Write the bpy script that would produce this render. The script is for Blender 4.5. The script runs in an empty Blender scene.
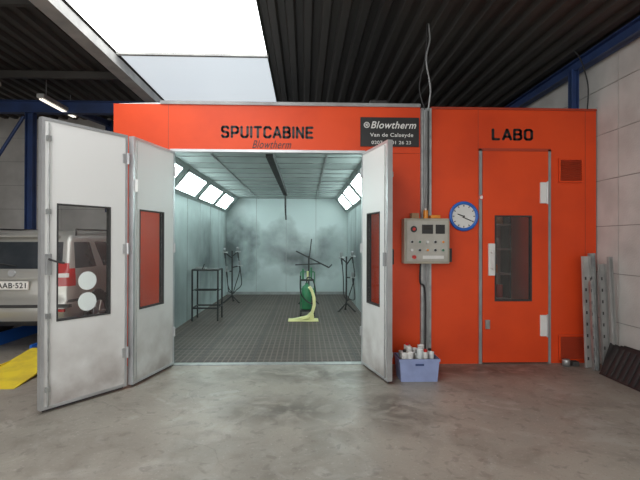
import bpy, bmesh, math, random
from mathutils import Vector, Matrix
random.seed(4)
sc = bpy.context.scene
sc.view_settings.view_transform = 'Standard'
YAW = math.radians(1.95)
F = 441.0
CH = 1.64
FY = 5.9
def EX(px, Y=FY): return Y*math.tan(math.atan((px-320)/F)+YAW)
def EZ(px, py, Y=FY):
    X = EX(px, Y); d = Y*math.cos(YAW)+X*math.sin(YAW)
    return CH+(242-py)/F*d

# ------------------------------------------------------------------ materials
def mat(name, col, rough=0.5, metal=0.0, col2=None, nscale=3.0, lo=0.4, hi=0.7, bump=0.0, bscale=60, emit=None, estr=0, detail=6, stretch=(1,1,1), spec=.5):
    m = bpy.data.materials.new(name); m.use_nodes = True
    nt = m.node_tree; b = nt.nodes['Principled BSDF']
    b.inputs['Base Color'].default_value = (*col, 1)
    b.inputs['Roughness'].default_value = rough
    b.inputs['Metallic'].default_value = metal
    b.inputs['Specular IOR Level'].default_value = spec
    if emit:
        b.inputs['Emission Color'].default_value = (*emit, 1)
        b.inputs['Emission Strength'].default_value = estr
    geo = nt.nodes.new('ShaderNodeNewGeometry')
    mp = nt.nodes.new('ShaderNodeMapping'); mp.inputs['Scale'].default_value = stretch
    nt.links.new(geo.outputs['Position'], mp.inputs['Vector'])
    if col2:
        n = nt.nodes.new('ShaderNodeTexNoise'); n.inputs['Scale'].default_value = nscale
        n.inputs['Detail'].default_value = detail
        r = nt.nodes.new('ShaderNodeValToRGB')
        r.color_ramp.elements[0].position = lo; r.color_ramp.elements[0].color = (*col, 1)
        r.color_ramp.elements[1].position = hi; r.color_ramp.elements[1].color = (*col2, 1)
        nt.links.new(mp.outputs[0], n.inputs['Vector'])
        nt.links.new(n.outputs['Fac'], r.inputs['Fac'])
        nt.links.new(r.outputs['Color'], b.inputs['Base Color'])
    if bump:
        n2 = nt.nodes.new('ShaderNodeTexNoise'); n2.inputs['Scale'].default_value = bscale
        bp = nt.nodes.new('ShaderNodeBump'); bp.inputs['Strength'].default_value = bump
        bp.inputs['Distance'].default_value = 0.01
        nt.links.new(geo.outputs['Position'], n2.inputs['Vector'])
        nt.links.new(n2.outputs['Fac'], bp.inputs['Height'])
        nt.links.new(bp.outputs[0], b.inputs['Normal'])
    return m

M = {}
M['orange'] = mat('orange_paint', (0.75,0.073,0.015), 0.42, col2=(0.62,0.056,0.013), nscale=1.3, bump=0.03, bscale=8, spec=.3)
M['orange_d'] = mat('orange_louvre', (0.42,0.045,0.015), 0.5, col2=(0.33,0.036,0.013))
M['grey'] = mat('grey_metal', (0.32,0.33,0.33), 0.45, 0.2, col2=(0.24,0.24,0.24), nscale=4)
M['galv'] = mat('galvanised_steel', (0.42,0.43,0.42), 0.4, 0.6, col2=(0.28,0.29,0.29), nscale=9)
M['alu'] = mat('aluminium_edge', (0.55,0.56,0.57), 0.35, 0.6, col2=(0.42,0.43,0.44))
M['black'] = mat('black_plastic', (0.012,0.012,0.013), 0.45, col2=(0.02,0.02,0.02))
M['dark'] = mat('dark_rubber', (0.03,0.03,0.032), 0.7, col2=(0.05,0.048,0.045))
M['white'] = mat('white_plastic', (0.75,0.75,0.73), 0.45, col2=(0.66,0.66,0.63))
M['paper'] = mat('white_sticker', (0.72,0.78,0.76), 0.6, col2=(0.66,0.7,0.7))
M['red'] = mat('red_plastic', (0.6,0.02,0.015), 0.35, col2=(0.5,0.02,0.015))
M['amber'] = mat('amber_plastic', (0.8,0.3,0.03), 0.35, col2=(0.7,0.25,0.03))
M['blue'] = mat('blue_plastic', (0.02,0.14,0.55), 0.35, col2=(0.02,0.12,0.47))
M['bluesteel'] = mat('blue_painted_steel', (0.025,0.055,0.17), 0.5, col2=(0.018,0.038,0.11), nscale=3)
M['crate'] = mat('crate_plastic', (0.27,0.33,0.55), 0.5, col2=(0.22,0.27,0.45), nscale=6)
M['beige'] = mat('enclosure_beige', (0.42,0.39,0.31), 0.45, col2=(0.32,0.30,0.24), nscale=5)
M['panelface'] = mat('control_panel_face', (0.46,0.45,0.40), 0.4, col2=(0.38,0.37,0.33), nscale=6)
M['deck'] = mat('dark_roof_deck', (0.060,0.056,0.050), 0.55, 0.2, col2=(0.038,0.036,0.033), nscale=1.5, stretch=(1,0.15,1))
M['beamlight'] = mat('light_steel', (0.42,0.42,0.40), 0.6, col2=(0.28,0.28,0.27))
M['conc'] = mat('wall_concrete', (0.61,0.60,0.57), 0.85, col2=(0.46,0.45,0.425), nscale=2.2, lo=.35, hi=.72, bump=0.35, bscale=45, detail=10)
M['concd'] = mat('concrete_joint', (0.28,0.27,0.25), 0.9, col2=(0.22,0.21,0.20))
M['yellow'] = mat('yellow_paint', (0.78,0.60,0.03), 0.5, col2=(0.6,0.45,0.04), nscale=6)
M['cream'] = mat('pale_yellow_part', (0.76,0.74,0.36), 0.5, col2=(0.68,0.68,0.34))
M['green'] = mat('green_paint', (0.04,0.22,0.10), 0.45, col2=(0.03,0.15,0.07))
M['silver'] = mat('silver_car_paint', (0.47,0.46,0.42), 0.28, 0.45, col2=(0.43,0.42,0.39), nscale=1)
M['carglass'] = mat('dark_car_glass', (0.03,0.035,0.04), 0.08, col2=(0.05,0.055,0.06), nscale=3)
M['tail'] = mat('tail_lamp_red', (0.5,0.02,0.02), 0.15, col2=(0.4,0.02,0.02))
M['plate'] = mat('number_plate_white', (0.8,0.78,0.74), 0.4, col2=(0.75,0.73,0.7))
M['darkglass'] = mat('dark_window_glass', (0.020,0.017,0.015), 0.06, col2=(0.055,0.038,0.03), nscale=2.5, lo=.45, hi=.8)
M['cardboard'] = mat('cardboard', (0.35,0.22,0.12), 0.8, col2=(0.28,0.17,0.1))
M['lamp'] = mat('booth_lamp_diffuser', (0.9,1,1), 0.4, emit=(0.80,1.0,0.98), estr=12.0)
M['tube'] = mat('fluorescent_tube', (1,1,1), 0.4, emit=(1,0.93,0.8), estr=1.2)
M['sky1'] = mat('skylight_panel', (0.9,0.9,0.9), 0.5, emit=(0.97,0.99,1.0), estr=3.8)
M['sky2'] = mat('skylight_frosted_panel', (0.5,0.55,0.6), 0.5, emit=(0.80,0.87,0.92), estr=0.72)
M['filter'] = mat('ceiling_filter', (0.44,0.49,0.48), 0.8, col2=(0.32,0.37,0.36), nscale=1.5)
M['labwall'] = mat('lab_inner_wall', (0.42,0.38,0.34), 0.7, col2=(0.34,0.30,0.27))

def glassmat():
    m = bpy.data.materials.new('window_glass'); m.use_nodes = True
    nt = m.node_tree; nt.nodes.clear()
    o = nt.nodes.new('ShaderNodeOutputMaterial'); mx = nt.nodes.new('ShaderNodeMixShader')
    t = nt.nodes.new('ShaderNodeBsdfTransparent'); t.inputs[0].default_value = (0.93,0.94,0.94,1)
    g = nt.nodes.new('ShaderNodeBsdfGlossy'); g.inputs['Roughness'].default_value = 0.04
    mx.inputs[0].default_value = 0.07
    nt.links.new(t.outputs[0], mx.inputs[1]); nt.links.new(g.outputs[0], mx.inputs[2]); nt.links.new(mx.outputs[0], o.inputs[0])
    return m
M['glass'] = glassmat()

def N(nt, t, **k):
    n = nt.nodes.new(t)
    for a, v in k.items(): setattr(n, a, v)
    return n
def mixc(nt, fac, a, b, mode='MIX'):
    n = nt.nodes.new('ShaderNodeMix'); n.data_type = 'RGBA'; n.blend_type = mode
    for s, v in ((n.inputs[0], fac), (n.inputs[6], a), (n.inputs[7], b)):
        if isinstance(v, tuple): s.default_value = (*v, 1) if len(v) == 3 else v
        elif isinstance(v, float): s.default_value = v
        else: nt.links.new(v, s)
    return n.outputs[2]
def ramp(nt, v, lo, hi):
    r = nt.nodes.new('ShaderNodeMapRange'); r.inputs['From Min'].default_value = lo; r.inputs['From Max'].default_value = hi
    nt.links.new(v, r.inputs['Value']); return r.outputs[0]
def mul(nt, a, b):
    n = nt.nodes.new('ShaderNodeMath'); n.operation = 'MULTIPLY'
    for s, v in ((n.inputs[0], a), (n.inputs[1], b)):
        if isinstance(v, (int, float)): s.default_value = v
        else: nt.links.new(v, s)
    return n.outputs[0]
def blob(nt, P, c, r, inner=.15):
    """1 inside an ellipsoid patch, fading out at its edge (a real stain at a real place)"""
    mp = N(nt, 'ShaderNodeMapping'); mp.vector_type = 'TEXTURE'
    mp.inputs['Location'].default_value = c; mp.inputs['Scale'].default_value = r
    nt.links.new(P, mp.inputs[0])
    l = N(nt, 'ShaderNodeVectorMath'); l.operation = 'LENGTH'; nt.links.new(mp.outputs[0], l.inputs[0])
    return ramp(nt, l.outputs['Value'], 1.0, inner)
def mx(nt, a, b):
    n = nt.nodes.new('ShaderNodeMath'); n.operation = 'MAXIMUM'
    nt.links.new(a, n.inputs[0]); nt.links.new(b, n.inputs[1]); return n.outputs[0]

def floormat():
    m = bpy.data.materials.new('worn_concrete_floor'); m.use_nodes = True
    nt = m.node_tree; b = nt.nodes['Principled BSDF']
    g = N(nt, 'ShaderNodeNewGeometry'); P = g.outputs['Position']
    def noise(s, d=8, dist=0.0):
        n = N(nt, 'ShaderNodeTexNoise'); n.inputs['Scale'].default_value = s; n.inputs['Detail'].default_value = d
        n.inputs['Distortion'].default_value = dist
        nt.links.new(P, n.inputs['Vector']); return n.outputs['Fac']
    c = mixc(nt, ramp(nt, noise(0.55), .35, .68), (0.315,0.285,0.242), (0.225,0.205,0.175))
    c = mixc(nt, mul(nt, ramp(nt, noise(2.2, 12, 1.0), .50, .66), 0.45), c, (0.14,0.122,0.10))
    c = mixc(nt, mul(nt, ramp(nt, noise(1.3, 12, 2.0), .56, .64), 0.45), c, (0.37,0.35,0.32))
    c = mixc(nt, mul(nt, ramp(nt, noise(9, 12, .5), .58, .66), 0.4), c, (0.11,0.095,0.08))
    c = mixc(nt, mul(nt, ramp(nt, noise(35, 4), .60, .70), 0.4), c, (0.43,0.41,0.38))
    c = mixc(nt, mul(nt, ramp(nt, noise(60, 3), .62, .72), 0.5), c, (0.10,0.085,0.07))
    st = mx(nt, mx(nt, blob(nt, P, (0.1,5.5,0), (1.5,.45,1)), blob(nt, P, (2.2,5.6,0), (1.6,.4,1))), mx(nt, blob(nt, P, (-.2,4.3,0), (.8,.5,1)), blob(nt, P, (.9,4.3,0), (.5,.7,1))))
    c = mixc(nt, mul(nt, mul(nt, st, ramp(nt, noise(2.6, 12, 1.5), .38, .55)), 0.8), c, (0.085,0.07,0.056))
    # broad foot/tyre traffic grime towards the workshop side
    c = mixc(nt, mul(nt, mul(nt, blob(nt, P, (-1.6,3.1,0), (2.6,1.0,1), .3), ramp(nt, noise(1.7, 12, 1.0), .4, .6)), .45), c, (0.12,0.10,0.08))
    # cracks
    v = N(nt, 'ShaderNodeTexVoronoi'); v.feature = 'DISTANCE_TO_EDGE'; v.inputs['Scale'].default_value = 0.30
    nz = N(nt, 'ShaderNodeTexNoise'); nz.inputs['Scale'].default_value = 1.8; nz.inputs['Detail'].default_value = 6
    nt.links.new(P, nz.inputs['Vector'])
    ad = N(nt, 'ShaderNodeMixRGB'); ad.blend_type = 'ADD'; ad.inputs[0].default_value = 0.5
    nt.links.new(P, ad.inputs[1]); nt.links.new(nz.outputs['Color'], ad.inputs[2]); nt.links.new(ad.outputs[0], v.inputs['Vector'])
    ck = ramp(nt, v.outputs['Distance'], 0.003, 0.0)
    c = mixc(nt, mul(nt, mul(nt, ck, 0.35), ramp(nt, noise(.8), .45, .58)), c, (0.07,0.06,0.05))
    nt.links.new(c, b.inputs['Base Color'])
    r = N(nt, 'ShaderNodeMapRange'); r.inputs['To Min'].default_value = .25; r.inputs['To Max'].default_value = .68
    nt.links.new(noise(3), r.inputs['Value']); nt.links.new(r.outputs[0], b.inputs['Roughness'])
    bp = N(nt, 'ShaderNodeBump'); bp.inputs['Strength'].default_value = .25; bp.inputs['Distance'].default_value = .008
    nt.links.new(noise(22), bp.inputs['Height']); nt.links.new(bp.outputs[0], b.inputs['Normal'])
    return m
M['floor'] = floormat()

def gratemat():
    m = bpy.data.materials.new('booth_floor_grating'); m.use_nodes = True
    nt = m.node_tree; b = nt.nodes['Principled BSDF']
    g = N(nt, 'ShaderNodeNewGeometry'); P = g.outputs['Position']
    br = N(nt, 'ShaderNodeTexBrick'); br.offset = 0; br.inputs['Scale'].default_value = 1
    br.inputs['Brick Width'].default_value = .08; br.inputs['Row Height'].default_value = .18
    br.inputs['Mortar Size'].default_value = .010
    br.inputs['Color1'].default_value = (0.058,0.038,0.030,1); br.inputs['Color2'].default_value = (0.042,0.028,0.023,1)
    br.inputs['Mortar'].default_value = (0.125,0.095,0.080,1)
    nt.links.new(P, br.inputs['Vector'])
    br2 = N(nt, 'ShaderNodeTexBrick'); br2.offset = 0; br2.inputs['Scale'].default_value = 1
    br2.inputs['Brick Width'].default_value = .72; br2.inputs['Row Height'].default_value = .96
    br2.inputs['Mortar Size'].default_value = .02
    nt.links.new(P, br2.inputs['Vector'])
    n = N(nt, 'ShaderNodeTexNoise'); n.inputs['Scale'].default_value = 1.2; nt.links.new(P, n.inputs['Vector'])
    c = mixc(nt, mul(nt, ramp(nt, n.outputs['Fac'], .4, .7), .4), br.outputs['Color'], (0.11,0.085,0.07))
    c = mixc(nt, mul(nt, br2.outputs['Fac'], .6), c, (0.02,0.016,0.014))
    nt.links.new(c, b.inputs['Base Color']); b.inputs['Roughness'].default_value = .6
    return m
M['grate'] = gratemat()

def dirtymat(name, base, dirt, z0, z1, amt=0.6, vs=(1,1,1), rough=.45, blobs=(), sc_=1.6):
    """paint with grime that builds up towards the ground, plus overspray patches"""
    m = bpy.data.materials.new(name); m.use_nodes = True
    nt = m.node_tree; b = nt.nodes['Principled BSDF']
    g = N(nt, 'ShaderNodeNewGeometry'); P = g.outputs['Position']
    s = N(nt, 'ShaderNodeSeparateXYZ'); nt.links.new(P, s.inputs[0])
    mp = N(nt, 'ShaderNodeMapping'); mp.inputs['Scale'].default_value = vs; nt.links.new(P, mp.inputs[0])
    n = N(nt, 'ShaderNodeTexNoise'); n.inputs['Scale'].default_value = sc_; n.inputs['Detail'].default_value = 8
    nt.links.new(mp.outputs[0], n.inputs['Vector'])
    f = mul(nt, mul(nt, ramp(nt, n.outputs['Fac'], .3, .65), ramp(nt, s.outputs[2], z1, z0)), amt)
    if blobs:
        wn = N(nt, 'ShaderNodeTexNoise'); wn.inputs['Scale'].default_value = 1.1; wn.inputs['Detail'].default_value = 5
        nt.links.new(P, wn.inputs['Vector'])
        sb = N(nt, 'ShaderNodeVectorMath'); sb.operation = 'SUBTRACT'; nt.links.new(wn.outputs['Color'], sb.inputs[0]); sb.inputs[1].default_value = (.5,.5,.5)
        ml = N(nt, 'ShaderNodeVectorMath'); ml.operation = 'SCALE'; nt.links.new(sb.outputs[0], ml.inputs[0]); ml.inputs['Scale'].default_value = 2.4
        aa = N(nt, 'ShaderNodeVectorMath'); aa.operation = 'ADD'; nt.links.new(P, aa.inputs[0]); nt.links.new(ml.outputs[0], aa.inputs[1])
        PW = aa.outputs[0]
    for (c_, r_, a_) in blobs:
        q = mul(nt, mul(nt, blob(nt, PW, c_, r_, .1), ramp(nt, n.outputs['Fac'], .05, .45)), a_)
        f = mx(nt, f, q)
    c = mixc(nt, f, base, dirt)
    nt.links.new(c, b.inputs['Base Color']); b.inputs['Roughness'].default_value = rough
    return m
M['leaf'] = dirtymat('door_white_paint', (0.70,0.70,0.685), (0.24,0.19,0.17), -.05, 1.0, .85, sc_=2.8)
M['booth'] = dirtymat('booth_inner_paint', (0.56,0.635,0.63), (0.025,0.033,0.038), -2.0, 2.7, .5, (.8,.45,.5), .32,
    blobs=(((-2.45,7.2,.5),(2,3.4,2.0),.98), ((-2.45,10.8,1.1),(2,2.6,1.4),.9), ((-2.0,13.7,1.4),(1.0,2,1.5),.85),
           ((-.1,13.7,1.3),(2.4,2,1.0),.85), ((1.3,11.0,1.1),(1.5,3.4,1.6),.93)))

# ------------------------------------------------------------------ builder
class B:
    def __init__(s): s.bm = bmesh.new(); s.mats = []
    def mi(s, m):
        if m not in s.mats: s.mats.append(m)
        return s.mats.index(m)
    def _f(s, vs, faces, m, T=None, smooth=False):
        k = s.mi(m); V = [s.bm.verts.new(T @ Vector(v) if T else Vector(v)) for v in vs]
        for f in faces:
            try:
                fc = s.bm.faces.new([V[i] for i in f]); fc.material_index = k; fc.smooth = smooth
            except ValueError: pass
        return V
    def box(s, x0,x1,y0,y1,z0,z1, m, T=None, bev=0):
        if x0>x1: x0,x1=x1,x0
        if y0>y1: y0,y1=y1,y0
        if z0>z1: z0,z1=z1,z0
        vs = [(x0,y0,z0),(x1,y0,z0),(x1,y1,z0),(x0,y1,z0),(x0,y0,z1),(x1,y0,z1),(x1,y1,z1),(x0,y1,z1)]
        fs = [(0,3,2,1),(4,5,6,7),(0,1,5,4),(1,2,6,5),(2,3,7,6),(3,0,4,7)]
        V = s._f(vs, fs, m, T)
        if bev:
            es = set(e for v in V for e in v.link_edges)
            r = bmesh.ops.bevel(s.bm, geom=list(es), offset=bev, segments=2, affect='EDGES', profile=.7)
            k = s.mi(m)
            for f in r['faces']: f.material_index = k
    def cyl(s, p0, p1, r, m, seg=14, r2=None, T=None, caps=True):
        p0, p1 = Vector(p0), Vector(p1); r2 = r if r2 is None else r2
        d = (p1-p0).normalized(); a = d.orthogonal().normalized(); b = d.cross(a)
        vs = []
        for p, rr in ((p0, r), (p1, r2)):
            for i in range(seg):
                t = 2*math.pi*i/seg; vs.append(p+a*math.cos(t)*rr+b*math.sin(t)*rr)
        side = [(i, (i+1)%seg, seg+(i+1)%seg, seg+i) for i in range(seg)]
        s._f(vs, side, m, T, True)
        if caps:
            s._f(vs[:seg], [tuple(reversed(range(seg)))], m, T); s._f(vs[seg:], [tuple(range(seg))], m, T)
    def lathe(s, prof, c, m, seg=20, T=None):
        vs = []
        for r, z in prof:
            for i in range(seg):
                t = 2*math.pi*i/seg; vs.append((c[0]+r*math.cos(t), c[1]+r*math.sin(t), c[2]+z))
        fs = [(j*seg+i, j*seg+(i+1)%seg, (j+1)*seg+(i+1)%seg, (j+1)*seg+i) for j in range(len(prof)-1) for i in range(seg)]
        s._f(vs, fs, m, T, True)
    def torus(s, c, R, r, m, axis='Y', seg=32, ms=10):
        vs = []
        for i in range(seg):
            t = 2*math.pi*i/seg
            for j in range(ms):
                u = 2*math.pi*j/ms; q = R+r*math.cos(u)
                a, b, h = q*math.cos(t), q*math.sin(t), r*math.sin(u)
                v = {'Y': (a, h, b), 'Z': (a, b, h), 'X': (h, a, b)}[axis]
                vs.append(Vector(c)+Vector(v))
        fs = [(i*ms+j, ((i+1)%seg)*ms+j, ((i+1)%seg)*ms+(j+1)%ms, i*ms+(j+1)%ms) for i in range(seg) for j in range(ms)]
        s._f(vs, fs, m, None, True)
    def tube(s, pts, r, m, seg=8, sub=6, T=None):
        P = [Vector(p) for p in pts]; P = [P[0]]+P+[P[-1]]; out = []
        for i in range(1, len(P)-2):
            for k in range(sub):
                t = k/sub; a,b,c,d = P[i-1],P[i],P[i+1],P[i+2]
                out.append(.5*((2*b)+(c-a)*t+(2*a-5*b+4*c-d)*t*t+(3*b-a-3*c+d)*t**3))
        out.append(P[-2])
        vs = []; up = None
        for i, p in enumerate(out):
            d = (out[min(i+1, len(out)-1)]-out[max(i-1, 0)]).normalized()
            a = d.orthogonal().normalized() if up is None else (up-d*up.dot(d)).normalized()
            up = a; b = d.cross(a)
            for j in range(seg):
                t = 2*math.pi*j/seg; vs.append(p+a*math.cos(t)*r+b*math.sin(t)*r)
        fs = [(i*seg+j, i*seg+(j+1)%seg, (i+1)*seg+(j+1)%seg, (i+1)*seg+j) for i in range(len(out)-1) for j in range(seg)]
        s._f(vs, fs, m, T, True)
    def ext(s, pts, dv, m, T=None):
        n = len(pts); dv = Vector(dv)
        vs = [Vector(p) for p in pts]+[Vector(p)+dv for p in pts]
        fs = [tuple(range(n)), tuple(reversed(range(n, 2*n)))]+[(i, n+i, n+(i+1)%n, (i+1)%n) for i in range(n)]
        s._f(vs, fs, m, T)
    def strokes(s, txt, x0, x1, z0, z1, y, m, th=.25, sp=.12):
        """hand-drawn rounded bold capitals"""
        w = .62
        L = {'S': [[(w,.86),(w-.1,1),(.12,1),(0,.88),(0,.66),(.1,.54),(w-.1,.46),(w,.34),(w,.12),(w-.12,0),(.1,0),(0,.14)]],
             'P': [[(0,0),(0,1),(w-.14,1),(w,.86),(w,.54),(w-.14,.4),(.05,.4)]],
             'U': [[(0,1),(0,.14),(.14,0),(w-.14,0),(w,.14),(w,1)]],
             'I': [[(0,0),(0,1)]],
             'T': [[(0,1),(w,1)],[(w/2,1),(w/2,0)]],
             'C': [[(w,.84),(w-.13,1),(.14,1),(0,.86),(0,.14),(.14,0),(w-.13,0),(w,.16)]],
             'A': [[(-.04,0),(w/2-.02,1),(w/2+.02,1),(w+.04,0)],[(.1,.28),(w-.1,.28)]],
             'B': [[(0,0),(0,1),(w-.16,1),(w-.04,.9),(w-.04,.64),(w-.16,.53),(.02,.53)],[(w-.16,.53),(w,.42),(w,.12),(w-.14,0),(0,0)]],
             'N': [[(0,0),(0,1),(w,0),(w,1)]],
             'E': [[(w-.04,1),(0,1),(0,0),(w-.04,0)],[(0,.5),(w-.1,.5)]],
             'L': [[(0,1),(0,0),(w-.08,0)]],
             'O': [[(.14,0),(w-.14,0),(w,.14),(w,.86),(w-.14,1),(.14,1),(0,.86),(0,.14),(.14,0)]]}
        u = 0; segs = []
        for ch in txt:
            for pl in L[ch]: segs.append([(u+a, c) for a, c in pl])
            u += (0 if ch == 'I' else w)+th+sp
        tot = u-sp-th; h = th/2
        kx = (x1-x0)/(tot+th); kz = (z1-z0)/(1+th)
        def P(a, c): return (x0+(a+h)*kx, y-.003, z0+(c+h)*kz)
        for pl in segs:
            for (a, c), (d, e) in zip(pl, pl[1:]):
                l = math.hypot(d-a, e-c); nx, nz = -(e-c)/l*h, (d-a)/l*h
                s.ext([P(a+nx,c+nz), P(d+nx,e+nz), P(d-nx,e-nz), P(a-nx,c-nz)], (0,.003,0), m)
            for (a, c) in pl:
                s.ext([P(a+h*math.cos(t*math.pi/6), c+h*math.sin(t*math.pi/6)) for t in range(12)], (0,.003,0), m)
    def text(s, txt, x0, x1, z0, z1, y, m, off=0.0, shear=0.0, T=None, depth=.004):
        cu = bpy.data.curves.new('t', 'FONT'); cu.body = txt; cu.offset = off; cu.shear = shear; cu.extrude = 0.01; cu.space_character = 1.08
        o = bpy.data.objects.new('t', cu); sc.collection.objects.link(o)
        bpy.context.view_layer.update()
        me = bpy.data.meshes.new_from_object(o.evaluated_get(bpy.context.evaluated_depsgraph_get()))
        xs = [v.co.x for v in me.vertices]; ys = [v.co.y for v in me.vertices]
        ax, bx, ay, by = min(xs), max(xs), min(ys), max(ys)
        vs = [(x0+(v.co.x-ax)/(bx-ax)*(x1-x0), y-(depth if v.co.z > 0 else 0), z0+(v.co.y-ay)/(by-ay)*(z1-z0)) for v in me.vertices]
        s._f(vs, [tuple(p.vertices) for p in me.polygons], m, T)
        bpy.data.objects.remove(o); bpy.data.meshes.remove(me); bpy.data.curves.remove(cu)
    def done(s, name, parent=None, fixn=True):
        if fixn: bmesh.ops.recalc_face_normals(s.bm, faces=s.bm.faces[:])
        me = bpy.data.meshes.new(name)
        xs = [v.co for v in s.bm.verts]
        org = Vector((0,0,0))
        if parent is None and xs:
            org = Vector(((min(v.x for v in xs)+max(v.x for v in xs))/2, (min(v.y for v in xs)+max(v.y for v in xs))/2, min(v.z for v in xs)))
            bmesh.ops.translate(s.bm, verts=s.bm.verts[:], vec=-org)
        s.bm.to_mesh(me); s.bm.free()
        for m in s.mats: me.materials.append(m)
        o = bpy.data.objects.new(name, me); o.location = org
        sc.collection.objects.link(o)
        if parent: o.parent = parent
        return o
def empty(name):
    o = bpy.data.objects.new(name, None); sc.collection.objects.link(o); return o

XR = EX(597.5)      # right building wall face
BX0 = EX(113)       # booth left
# ------------------------------------------------------------------ room shell
b = B(); b.box(-10, XR+.3, -6, 17, -.1, 0, M['floor']); b.done('floor')

def panelwall(name, along, pos, a0, a1, z0, z1, thick, ph, pw):
    b = B(); g = .010
    def bx(u0,u1,z0_,z1_,d0,d1,m):
        if along == 'Y': b.box(pos+d0, pos+d1, u0, u1, z0_, z1_, m)
        else: b.box(u0, u1, pos+d0, pos+d1, z0_, z1_, m)
    sg = 1 if thick > 0 else -1
    bx(a0, a1, z0, z1, .012*sg, thick, M['concd'])
    z = z0; 
    while z < z1-.01:
        u = a0
        while u < a1-.01:
            bx(u+g*.5, min(u+pw, a1)-g*.5, z+g*.5, min(z+ph, z1)-g*.5, 0, .03*sg, M['conc'])
            u += pw
        z += ph
    return b.done(name)
panelwall('wall_right', 'Y', XR, -6, 17, 0, 4.85, .3, .62, 5.75)
panelwall('wall_left', 'Y', -9.8, -6, 11.8, 0, 4.9, -.3, .62, 5.75)
BWY = 11.8
panelwall('wall_back_left', 'X', BWY, -9.8, BX0-.12, 0, 4.9, .3, .62, 3.4)
b = B(); b.box(-3, XR, 16.6, 16.8, 0, 5, M['concd']); b.done('wall_back')

def deck(b, x0, h0, x1, h1, y0, y1):
    L = x1-x0; n = max(1, round(L/.25)); p = L/n; pts = []
    for i in range(n):
        for f, d in ((0,0),(.12,.07),(.5,.07),(.62,0)):
            t = (i+f)/n; pts.append((x0+L*t, h0+(h1-h0)*t+d))
    pts.append((x1, h1))
    vs = [(x,y0,z) for x,z in pts]+[(x,y1,z) for x,z in pts]; k = len(pts)
    b._f(vs, [(i, i+1, k+i+1, k+i) for i in range(k-1)], M['deck'])
    b.box(x0, x1, y0, y1, 5.0, 5.05, M['deck'])
SX0, SX1, SH = -3.2, -.66, 4.84
b = B()
deck(b, SX1, SH, XR+.05, 4.25, -6, 16.6)
deck(b, -9.8, SH, SX0, SH, -6, 16.6)
b.done('ceiling', fixn=False)
b = B()
b.box(SX0, SX1, -6, 7.6, SH+.02, SH+.05, M['sky1'])
b.box(SX0, SX1, 7.64, 16.6, SH+.02, SH+.05, M['sky2'])
b.box(SX0-.02, SX1+.02, 7.58, 7.65, SH-.02, SH+.06, M['beamlight'])
for y in (-3, 0, 3.0, 10.6, 13.6): b.box(SX0, SX1, y, y+.03, SH, SH+.02, M['beamlight'])
b.done('window_skylight')
b = B()
b.box(SX0-.14, SX0-.02, -6, 16.6, SH-.22, SH-.02, M['beamlight'])
b.box(SX0-.2, SX0+.04, -6, 16.6, SH-.24, SH-.22, M['beamlight'])
b.done('trim_skylight_beam')
# purlins on left and blue frames
def ibeam(b, p0, p1, w, h, m):
    p0, p1 = Vector(p0), Vector(p1); d = (p1-p0); L = d.length
    T = Matrix.Translation(p0) @ d.to_track_quat('X', 'Z').to_matrix().to_4x4()
    b.box(0, L, -w/2, w/2, h/2-.015, h/2, m, T); b.box(0, L, -w/2, w/2, -h/2, -h/2+.015, m, T)
    b.box(0, L, -.01, .01, -h/2, h/2, m, T)
b = B()
ibeam(b, (-9.8, 9.6, 4.5), (BX0+.4, 9.6, 4.5), .16, .26, M['bluesteel'])
ibeam(b, (-5.85, 9.6, 0), (-5.85, 9.6, 4.37), .16, .16, M['bluesteel'])
ibeam(b, (-5.1, BWY-.12, 2.4), (-5.1, BWY-.12, 4.8), .16, .16, M['bluesteel'])
ibeam(b, (-5.1, BWY-.12, 4.7), (-5.1, 9.6, 4.5), .12, .14, M['bluesteel'])
b.cyl((-8.6, 9.6, 4.3), (-6.0, 9.6, .1), .035, M['bluesteel'])
b.cyl((-8.6, 9.6, .1), (-6.0, 9.6, 4.3), .035, M['bluesteel'])
b.done('steel_portal_frame')
b = B()
ibeam(b, (XR-.11, -5.5, 4.16), (XR-.11, 16.4, 4.16), .14, .16, M['bluesteel'])
ibeam(b, (XR-.18, 6.15, 3.47), (XR-.18, 6.15, 4.1), .10, .10, M['bluesteel'])
b.done('steel_eaves_beam')
b = B()
for y in (3.2, 5.8, 8.4): b.box(-9.8, SX0-.2, y, y+.08, SH-.14, SH-.01, M['deck'])
b.done('trim_purlins')
for (x, y, l) in ((-5.6, 6.6, 1.5), (-5.2, 8.7, 1.3)):
    b = B()
    b.box(x, x+.14, y, y+l, 4.42, 4.50, M['beamlight'], bev=.01)
    b.cyl((x+.045, y+.03, 4.40), (x+.045, y+l-.03, 4.40), .014, M['tube']); b.cyl((x+.095, y+.03, 4.40), (x+.095, y+l-.03, 4.40), .014, M['tube'])
    b.cyl((x+.07, y+.2, 4.5), (x+.07, y+.2, 4.84), .006, M['grey']); b.cyl((x+.07, y+l-.2, 4.5), (x+.07, y+l-.2, 4.84), .006, M['grey'])
    b.done('fluorescent_ceiling_light')

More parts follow.
